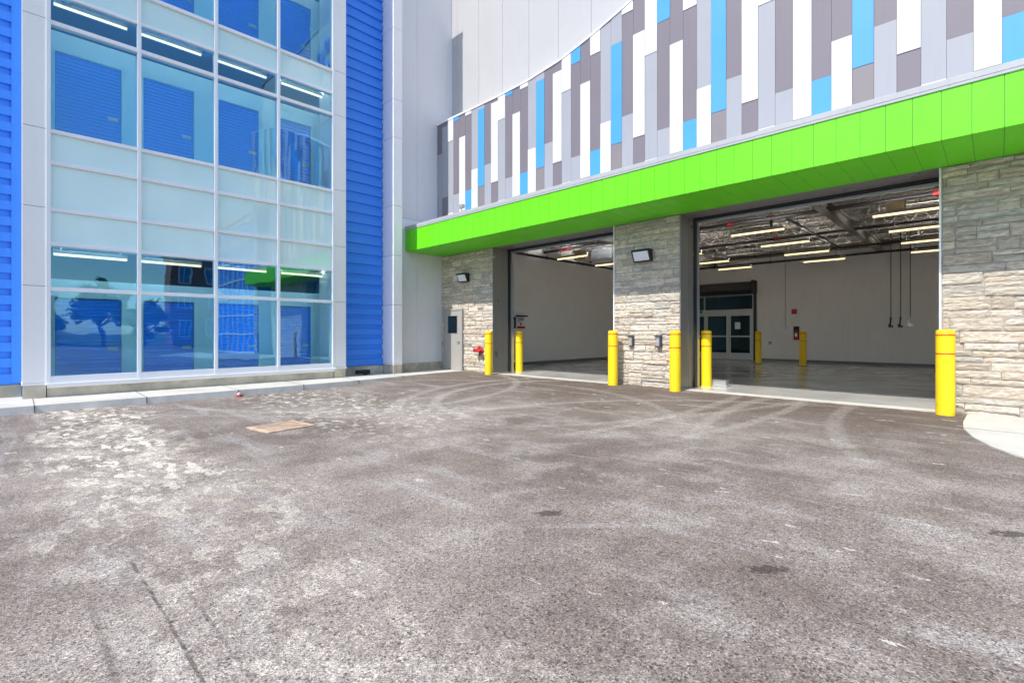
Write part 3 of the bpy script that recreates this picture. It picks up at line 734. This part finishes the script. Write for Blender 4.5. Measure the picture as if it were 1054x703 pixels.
# ================================================================= THINGS
# bollards
def bollard():
    t = thing('bollard', (0, 0, 0), 'x', 'bollard', 'yellow safety bollards')
    r = .125; b = MB()
    b.lathe([(r, .0), (r, 1.352)], 40); b.lathe([(r, 1.352), (r*.985, 1.368), (r*.93, 1.382), (r*.8, 1.393), (r*.5, 1.401), (.0001, 1.404)], 40)
    b.build('sleeve', 'yellow', t)
    for z in (.992, 1.297):
        MB().lathe([(r-.001, z), (r+.0015, z+.001), (r+.0015, z+.022), (r-.001, z+.023)], 36).build('red_band', 'red_band', t)
    b = MB()
    for k in range(6):
        an = k*math.pi/3+.3; b.tube((math.cos(an)*(r-.01), math.sin(an)*(r-.01), .05), (math.cos(an)*(r+.004), math.sin(an)*(r+.004), .05), .009, 8)
    b.build('bolt', 'rust', t)
    return t
B0 = bollard()
spots = [((-11.614, 10.665, 0), 'yellow bollard on the asphalt left of the first bay, beside the red hose connection'),
         ((-11.72, 12.19, .004), 'yellow bollard just inside the left edge of the first bay, below the wall sign'),
         ((-7.02, 10.78, 0), 'yellow bollard at the right edge of the first bay, against the stone pier'),
         ((-5.27, 10.67, 0), 'yellow bollard in front of the right edge of the stone pier between the bays'),
         ((-5.20, 12.21, .004), 'yellow bollard just inside the left edge of the second bay beside the small grey box'),
         ((-.60, 10.72, 0), 'large nearest yellow bollard at the right edge of the second bay'),
         ((-7.38, 22.7, .004), 'small yellow bollard deep in the second bay, right of the sliding doors'),
         ((-5.56, 22.3, .004), 'small yellow bollard deep in the second bay in front of the extinguisher cabinet')]
for k, (p, lb) in enumerate(spots):
    if k == 0: B0.location = p; B0['label'] = lb; t = B0
    else: t = copy_tree(B0, p, lb)
    if k >= 6:
        f_ = MB().lathe([(.19, 0), (.19, .014), (.132, .016)], 24).build('base_plate', 'black'); f_.parent = t
# wall lamps
def wall_lamp(x, z, lb):
    t = thing('wall_light', (x, YW-.03, z), lb, 'wall light', 'dark wall lamps on the stone')
    y = YW-.035; w_ = .25
    # wedge housing with a slanted lens: deep at top, shallow at foot
    b = MB(); p = [(y, -.15), (y, .15), (y-.20, .15), (y-.20, .125), (y-.075, -.15)]
    n = len(p); vs = [(x-w_, a_, z+c_) for a_, c_ in p]+[(x+w_, a_, z+c_) for a_, c_ in p]
    b.add(vs, [tuple(range(n)), tuple(reversed(range(n, 2*n)))]+[(i, (i+1) % n, n+(i+1) % n, n+i) for i in range(n)])
    b.build('housing', 'black', t, bevel=.01)
    nrm = Vector((0, -.275, .125)).normalized(); nrm = Vector((0, -.91, -.414))
    c0 = [(x-w_+.045, y-.185, z+.095), (x+w_-.045, y-.185, z+.095), (x+w_-.045, y-.088, z-.118), (x-w_+.045, y-.088, z-.118)]
    vs = [tuple(Vector(q)+nrm*.012) for q in c0]+c0
    MB().add(vs, [(0, 1, 2, 3), (4, 7, 6, 5), (0, 4, 5, 1), (1, 5, 6, 2), (2, 6, 7, 3), (3, 7, 4, 0)]) or None
    b = MB(); b.add(vs, [(0, 1, 2, 3), (4, 7, 6, 5), (0, 4, 5, 1), (1, 5, 6, 2), (2, 6, 7, 3), (3, 7, 4, 0)]); b.build('lens', 'lens', t)
wall_lamp(-6.31, 3.27, 'dark wedge wall lamp with white lens on the stone pier between the two bays')
wall_lamp(-13.31, 3.27, 'dark wedge wall lamp with white lens above the grey steel door')
# brackets on pier
for x, lb in ((-6.67, 'left one of two small dark metal brackets low on the stone pier'), (-5.91, 'right one of two small dark metal brackets low on the stone pier')):
    t = thing('wall_bracket', (x, YW, 1.13), lb, 'bracket', 'small brackets on the stone pier')
    MB().box(x-.05, x+.05, YW-.06, YW+.0, 1.02, 1.25).build('face_plate', 'alu', t, bevel=.003)
    b = MB(); b.box(x+.052, x+.085, YW-.10, YW, .99, 1.28); b.box(x-.09, x+.052, YW-.10, YW, 1.252, 1.28); b.box(x-.04, x+.052, YW-.10, YW, .99, 1.018); b.build('bracket_arm', 'dark_bronze', t, bevel=.003)
# fire hose connection
t = thing('hose_connection', (-12.47, YW, .72), 'small red fire hose connection on the sunlit stone beside the grey steel door', 'hose connection')
b = MB(); b.lathe([(0, -.20), (.06, -.20), (.06, -.05), (.11, -.04), (.11, 0), (0, 0)], 20, 0, (-12.47, YW-.02, .74), 'Y')
b.tube((-12.47, YW-.12, .74), (-12.58, YW-.24, .76), .055, 14); b.tube((-12.47, YW-.12, .74), (-12.38, YW-.24, .76), .055, 14)
b.tube((-12.58, YW-.24, .76), (-12.60, YW-.262, .765), .068, 14); b.tube((-12.38, YW-.24, .76), (-12.36, YW-.262, .765), .068, 14); b.tube((-12.47, YW-.12, .74), (-12.47, YW-.12, .88), .035, 12)
b.build('inlet_body', 'red', t)
b = MB(); b.tube((-12.47, YW-.10, .70), (-12.47, YW-.10, .56), .025, 10); b.tube((-12.45, YW-.10, .62), (-12.40, YW-.16, .54), .008, 6); b.build('drain_pipe', 'dark_bronze', t)
t = thing('wall_tap', (-12.0, YW, .22), 'tiny dark tap low on the stone just left of the first bollard', 'tap')
b = MB(); b.tube((-12.12, YW, .30), (-12.12, YW-.09, .30), .016, 8); b.tube((-12.12, YW-.085, .30), (-12.12, YW-.10, .17), .015, 8); b.build('spout', 'dark_bronze', t)
b = MB(); b.tube((-12.17, YW-.06, .335), (-12.07, YW-.06, .335), .01, 6); b.build('tap_handle', 'dark_bronze', t)
# sign and control box just inside bay one
t = thing('wall_sign', (-13.85, 14.5, 1.76), 'white and red safety sign with black hood on the first bay inner wall', 'sign')
MB().box(-13.895, -13.87, 14.27, 14.80, 1.50, 1.99).build('sign_board', 'paper', t, bevel=.004)
b = MB(); b.box(-13.869, -13.864, 14.30, 14.77, 1.52, 1.61); b.lathe([(0, -13.864), (.055, -13.864), (.055, -13.870), (0, -13.870)], 16, 0, (0, 14.53, 1.70), 'X'); b.build('red_print', 'red', t)
b = MB(); b.box(-13.869, -13.865, 14.36, 14.70, 1.90, 1.93); b.box(-13.869, -13.865, 14.38, 14.68, 1.84, 1.865); b.box(-13.869, -13.865, 14.33, 14.50, 1.79, 1.81)
b.build('dark_print', 'black', t); MB().box(-13.895, -13.74, 14.25, 14.82, 2.0, 2.05).build('hood', 'black', t)
t = thing('control_box', (-13.86, 14.02, 1.75), 'black door control box beside the white and red safety sign', 'control box')
MB().box(-13.897, -13.77, 13.90, 14.14, 1.52, 1.98).build('casing', 'black', t, bevel=.01)
b = MB()
for z in (1.62, 1.72, 1.82): b.tube((-13.77, 14.02, z), (-13.755, 14.02, z), .02, 10)
b.build('button', 'alu', t)
# small grey box on the threshold
t = thing('threshold_box', (-4.98, 12.4, 0), 'small pale grey metal box on the floor beside the second bay bollard', 'box')
b = MB(); b.box(-5.24, -4.72, 12.28, 12.55, .006, .05); b.box(-5.20, -4.76, 12.31, 12.52, .05, .145); b.build('case', 'alu', t, bevel=.012)
b = MB()
for k in range(6): b.box(-5.17+.07*k, -5.14+.07*k, 12.304, 12.309, .07, .125)
b.box(-5.21, -4.75, 12.30, 12.53, .146, .16); b.build('lid', 'alu', t)
# cabinet, alarm, switch on the back wall
t = thing('extinguisher_cabinet', (-6.52, YB, 1.34), 'white cabinet with red fire extinguisher on the back wall beside a yellow bollard', 'cabinet')
b = MB(); b.box(-6.68, -6.36, YB-.16, YB-.003, .98, 1.01); b.box(-6.68, -6.36, YB-.16, YB-.003, 1.63, 1.69); b.box(-6.68, -6.65, YB-.16, YB-.003, 1.01, 1.63); b.box(-6.39, -6.36, YB-.16, YB-.003, 1.01, 1.63); b.build('casing', 'paper', t)
MB().box(-6.65, -6.39, YB-.03, YB-.004, 1.01, 1.63).build('back_panel', 'black', t)
b = MB(); b.lathe([(.0, 1.03), (.06, 1.03), (.065, 1.06), (.065, 1.36), (.03, 1.42), (.02, 1.48), (0, 1.48)], 16, 0, (-6.52, YB-.10, 0)); b.build('extinguisher', 'red', t)
MB().box(-6.57, -6.47, YB-.175, YB-.166, 1.16, 1.32).build('tag', 'paper', t)
t = thing('fire_alarm', (-6.63, YB, 2.32), 'small dark red fire alarm on the back wall above the extinguisher cabinet', 'alarm')
MB().box(-6.74, -6.52, YB-.06, YB-.003, 2.2, 2.43).build('casing', 'red', t, bevel=.01)
MB().box(-6.69, -6.57, YB-.075, YB-.061, 2.27, 2.36).build('strobe', 'dark_bronze', t)
t = thing('wall_socket', (-7.0, YB, 1.6), 'white socket box at the foot of a thin conduit on the back wall', 'socket')
MB().box(-7.06, -6.92, YB-.08, YB-.003, 1.50, 1.64).build('box', 'paper', t, bevel=.01)
b = MB(); b.tube((-7.0, YB-.03, 1.64), (-7.0, YB-.03, 4.9), .016, 6); b.build('conduit', 'alu', t)
t = thing('wall_outlet', (-8.0, YB, 1.0), 'tiny dark outlet on the back wall right of the sliding doors', 'outlet')
MB().box(-7.72, -7.60, YB-.05, YB-.003, .80, .92).build('cover', 'black', t); MB().box(-7.69, -7.63, YB-.06, YB-.051, .83, .89).build('socket_face', 'alu', t)
# hanging drop cords with plugs
for x, z, lb in ((-2.694, 1.60, 'left'), (-2.42, 1.60, 'middle'), (-2.152, 1.63, 'right')):
    t = thing('drop_cord', (x, 22, z), f'{lb} one of three dark cords hanging in the second bay with plug boxes', 'drop cord', 'hanging power cords')
    b = MB(); b.tube((x, 22, z+.14), (x, 22, 5.0), .014, 6); b.build('cord', 'black', t)
    b = MB(); b.box(x-.07, x+.07, 21.95, 22.05, z-.07, z+.06); b.tube((x-.02, 22, z+.06), (x, 22, z+.3), .03, 8); b.build('plug_box', 'black' if lb != 'right' else 'alu', t, bevel=.01)
    b = MB(); b.box(x-.12, x-.071, 21.96, 22.04, z-.03, z+.03); b.box(x+.02, x+.10, 21.935, 21.948, z+.0, z+.09); b.build('socket', 'paper', t)
# pipes
def pipe(pts, r, lb, mat='black', extra=None):
    t = thing('ceiling_pipe', pts[0], lb, 'pipe', None)
    b = MB()
    for p, q in zip(pts, pts[1:]): b.tube(p, q, r, 10)
    b.build('pipe_run', mat, t)
    p, q = Vector(pts[0]), Vector(pts[1]); L = (q-p).length; k = 1.1
    while k < L-.3:
        h = MB(); c_ = p+(q-p)*(k/L); h.tube(c_, (c_.x, c_.y, 5.2), .008, 5); h.tube(c_-(q-p).normalized()*.03, c_+(q-p).normalized()*.03, r+.014, 10); k += 2.6
        h.build('hanger', 'black', t)
    if extra:
        for c_ in extra:
            e_ = MB(); c_ = Vector(c_); dd = (q-p).normalized(); e_.tube(c_-dd*.07, c_+dd*.07, r+.02, 12)
            e_.build('red_coupling', 'dark_red', t)
    return t
pipe([(-13.8, 15.9, 4.78), (.9, 15.9, 4.78)], .055, 'thick black ceiling pipe with red couplings nearest the bay doors', extra=[(-12.85, 15.9, 4.78), (-12.45, 15.9, 4.78), (-6.0, 15.9, 4.78), (-1.05, 15.9, 4.78)])
pipe([(-13.8, 19.2, 4.72), (.9, 19.2, 4.72)], .045, 'black ceiling pipe crossing the middle of the garage bay', extra=[(-5.6, 19.2, 4.72)])
pipe([(-13.8, 22.6, 4.66), (.9, 22.6, 4.66)], .04, 'black ceiling pipe crossing the rear of the garage bay')
pipe([(-13.8, 24.7, 4.62), (.9, 24.7, 4.62)], .05, 'lowest black pipe running along the top of the back wall')
pipe([(-13.74, 12.3, 4.55), (-13.74, 25.0, 4.55)], .05, 'black pipe along the top of the left inner wall of the first bay')
pipe([(-4.4, 15.95, 4.70), (-4.4, 22.5, 4.70)], .04, 'short black branch pipe running front to back above the second bay')
# extra branch drops
t = thing('sprinkler_riser', (-6.05, 17.9, 4.7), 'black vertical sprinkler riser with red collars below the ceiling of the second bay', 'pipe')
MB().tube((-5.2, 17.2, 4.55), (-5.2, 17.2, 5.35), .05, 10).build('riser', 'black', t)
MB().tube((-5.2, 17.2, 4.60), (-5.2, 17.2, 4.66), .075, 12).tube((-5.2, 17.2, 5.1), (-5.2, 17.2, 5.16), .075, 12).build('red_collar', 'dark_red', t)
t = thing('air_duct', (-12.3, 19, 4.7), 'pale boxy duct hanging below the ceiling of the first bay', 'duct')
b = MB(); b.box(-13.2, -12.2, 18.6, 19.3, 4.50, 5.38); b.build('duct_body', 'bay_wall', t, bevel=.01); b = MB(); b.box(-13.24, -12.16, 18.56, 18.62, 4.46, 5.40); b.build('duct_flange', 'track', t)
t = thing('junction_carton', (-1.9, 16.9, 4.9), 'tan box fixed under the ceiling at the right of the second bay', 'box')
b = MB(); b.box(-2.15, -1.75, 16.6, 17.0, 4.62, 4.98); b.build('case', 'tan', t, bevel=.01); MB().box(-2.17, -1.73, 16.58, 17.02, 4.981, 5.0).build('mounting_plate', 'track', t)
t = thing('junction_carton', (-12.9, 16.9, 4.8), 'tan box fixed under the ceiling at the left of the first bay', 'box')
b = MB(); b.box(-12.9, -12.5, 16.8, 17.1, 4.45, 4.85); b.build('case', 'tan', t, bevel=.01); MB().box(-12.92, -12.48, 16.78, 17.12, 4.851, 4.87).build('mounting_plate', 'track', t)
# small security camera at the foot of the cladding
t = thing('security_camera', (-12.6, 10.8, 5.4), 'small grey camera on a short post above the green canopy', 'camera')
MB().tube((-12.72, 10.45, 5.04), (-12.72, 10.45, 5.50), .012, 6).build('post', 'track', t)
MB().box(-12.83, -12.61, 10.38, 10.50, 5.50, 5.62).build('camera_body', 'alu', t, bevel=.01)
# drain, scrap on the yard
t = thing('catch_basin', (-8.0, 2.9, -.14), 'rusty orange square iron catch basin cover set in the asphalt', 'drain cover')
zc_ = gz(2.9); th = R(8)
Rm = Matrix.Rotation(th, 3, 'Z'); pv = (-8.02, 2.93, 0)
b = MB()
b.box(-8.36, -7.68, 2.55, 2.62, zc_-.02, zc_+.018, 0, Rm, pv); b.box(-8.36, -7.68, 3.24, 3.31, zc_-.02, zc_+.018, 0, Rm, pv)
b.box(-8.36, -8.29, 2.62, 3.24, zc_-.02, zc_+.018, 0, Rm, pv); b.box(-7.75, -7.68, 2.62, 3.24, zc_-.02, zc_+.018, 0, Rm, pv); b.build('rim', 'rust', t)
b = MB()
for k in range(8): b.box(-8.285+.066*k, -8.285+.066*k+.044, 2.625, 3.235, zc_-.02, zc_+.014, 0, Rm, pv)
b.build('grate', 'rust', t); b = MB(); b.box(-8.29, -7.75, 2.62, 3.24, zc_-.03, zc_+.006, 0, Rm, pv); b.build('sump', 'black', t)
o = MB(); zr_ = gz(3.7)
o.box(-12.62, -12.50, 3.60, 3.70, zr_+.0, zr_+.04, 0, Matrix.Rotation(.5, 3, 'Z'), (-12.56, 3.65, 0)); o.box(-12.60, -12.53, 3.62, 3.69, zr_+.04, zr_+.085, 1, Matrix.Rotation(.9, 3, 'X'), (-12.56, 3.65, zr_+.04))
tag(o.build('litter_scrap', ['red', 'paper'], bevel=.012), 'small crumpled red and white scrap lying against the kerb', 'litter')
t = thing('hose_coil', (-14.35, 7.62, 0), 'small black coiled object on the sidewalk at the foot of the blue siding', 'coil')
b = MB()
for k in range(26):
    a0, a1 = k*2*math.pi/13, (k+1)*2*math.pi/13; r_ = .15; zz = .04+.05*(k/13)
    b.tube((-14.36+.10*math.cos(a0), 7.72+.20*math.sin(a0), zz), (-14.36+.10*math.cos(a1), 7.72+.20*math.sin(a1), zz+.004), .034, 8)
b.build('coil', 'black', t)
MB().box(-14.42, -14.30, 7.80, 7.98, .02, .16).build('end_block', 'black', t, bevel=.02)
# ring sign high on the upper wall (seen mirrored in the glass)
t = thing('ring_emblem', (-2.5, 11.5, 16), 'dark blue sign of rings high on the white upper wall', 'sign')
for cx_, cz_ in ((-2.1, 16.2), (-2.9, 16.55), (-2.7, 15.5)):
    b = MB(); b.lathe([(.18, 11.50), (.38, 11.50), (.38, 11.58), (.18, 11.58), (.18, 11.50)], 24, 0, (cx_, 0, cz_), 'Y'); b.build('ring', 'siding_blue', t)
MB().box(-2.2, -2.0, 11.50, 11.58, 14.9, 15.8).build('stroke', 'siding_blue', t)

# ================================================================= WHAT THE GLASS MIRRORS
O = thing('office_wing', (9, 11, 0), 'office wing with gridded blue glass front at the right end of the green canopy', 'building')
b = MB(); b.box(4.2, 13.0, 10.3, 20, 0, 8.6); b.build('glazed_front', 'roller_blue', O)
b = MB()
for k in range(9): b.box(4.15+1.1*k, 4.23+1.1*k, 10.2, 10.298, 0, 8.6)
for z in (0.02, 1.2, 2.4, 3.6, 4.8, 6.0, 7.2, 8.4): b.box(4.15, 13.05, 10.22, 10.296, z, z+.09)
for k in range(9): b.box(4.1, 4.198, 10.3+1.2*k, 10.38+1.2*k, 0, 8.6)
b.build('window_grid', 'white_panel', O)
MB().box(4.0, 13.2, 10.1, 20.2, 8.601, 9.0).build('roof', 'coping', O)
Bb = thing('brick_building', (44, 17, 0), 'red brown brick building with white framed windows across the street', 'building')
MB().box(40, 43, 12.4, 26, -.3, 10.2).build('wall', 'brick', Bb); MB().box(39.8, 43.2, 12.2, 26.2, 10.201, 10.6).build('roof', 'bay_ceiling', Bb)
for zz in (1.0, 4.2, 7.2):
    for yy in (13.3, 16.0, 18.7, 21.4):
        f_ = MB().box(39.93, 39.999, yy, yy+1.2, zz, zz+1.9).build('window', 'white_panel', Bb)
        b = MB(); b.box(39.91, 39.928, yy+.12, yy+.56, zz+.12, zz+1.78); b.box(39.91, 39.928, yy+.64, yy+1.08, zz+.12, zz+1.78); b.build('pane', 'corridor_dark', f_)
L2 = thing('warehouse', (50, -6, 0), 'low pale warehouse across the street', 'building')
MB().box(46, 60, -30, 3, -.3, 5.0).build('wall', 'upper_panel', L2); MB().box(45.8, 60.2, -30.2, 3.2, 5.001, 5.3).build('roof', 'coping', L2)
for k in range(6): MB().box(45.94, 45.999, -28+5*k, -25.5+5*k, .2, 3.2).build('loading_door', 'corridor_dark', L2)
def tree(x, y, h, cr, lb, seed):
    r = random.Random(seed); t = thing('broadleaf_tree', (x, y, -.3), lb, 'tree', 'trees along the street')
    b = MB(); zb = -.3; th_ = h*.32
    b.tube((x, y, zb), (x+.1, y, zb+th_), .22, 10, 0, .15); br = []
    for k in range(7):
        an = k*.9+r.random(); q = (x+math.cos(an)*cr*.6, y+math.sin(an)*cr*.6, zb+th_+r.uniform(.2, .5)*h*.7); b.tube((x+.1, y, zb+th_*.95), q, .10, 6, 0, .03); br.append(q)
    b.tube((x+.1, y, zb+th_), (x, y, zb+h*.8), .13, 8, 0, .03)
    b.build('trunk', 'bark', t)
    b = MB()
    cl = [(Vector((r.gauss(0, 1), r.gauss(0, 1), r.gauss(0, .8))).normalized()*r.uniform(.2, 1)) for _ in range(46)]
    for c_ in cl:
        cc = Vector((x+c_.x*cr, y+c_.y*cr, zb+h*.62+c_.z*h*.36)); rr = cr*r.uniform(.18, .34)
        for _ in range(70):
            d_ = Vector((r.gauss(0, .5), r.gauss(0, .5), r.gauss(0, .4)))*rr; p = cc+d_
            u = Vector((r.uniform(-1, 1), r.uniform(-1, 1), r.uniform(-1, 1))).normalized(); v_ = u.orthogonal().normalized(); s_ = r.uniform(.16, .30)
            b.add([p+u*s_, p+v_*s_*.7, p-u*s_, p-v_*s_*.7], [(0, 1, 2, 3)])
    b.build('crown', 'leaf', t)
tree(38.5, 6.2, 7.2, 2.3, 'tall broadleaf tree in front of the street, nearest the brick building', 1)
tree(40, 1.4, 4.2, 1.9, 'smaller rounded broadleaf tree left of the tallest street tree', 2)
tree(38, -4.5, 7.2, 2.6, 'broadleaf tree standing in front of the pale warehouse', 3)
tree(36.5, 9.6, 5.0, 1.8, 'low bushy tree beside the brick building corner', 4)
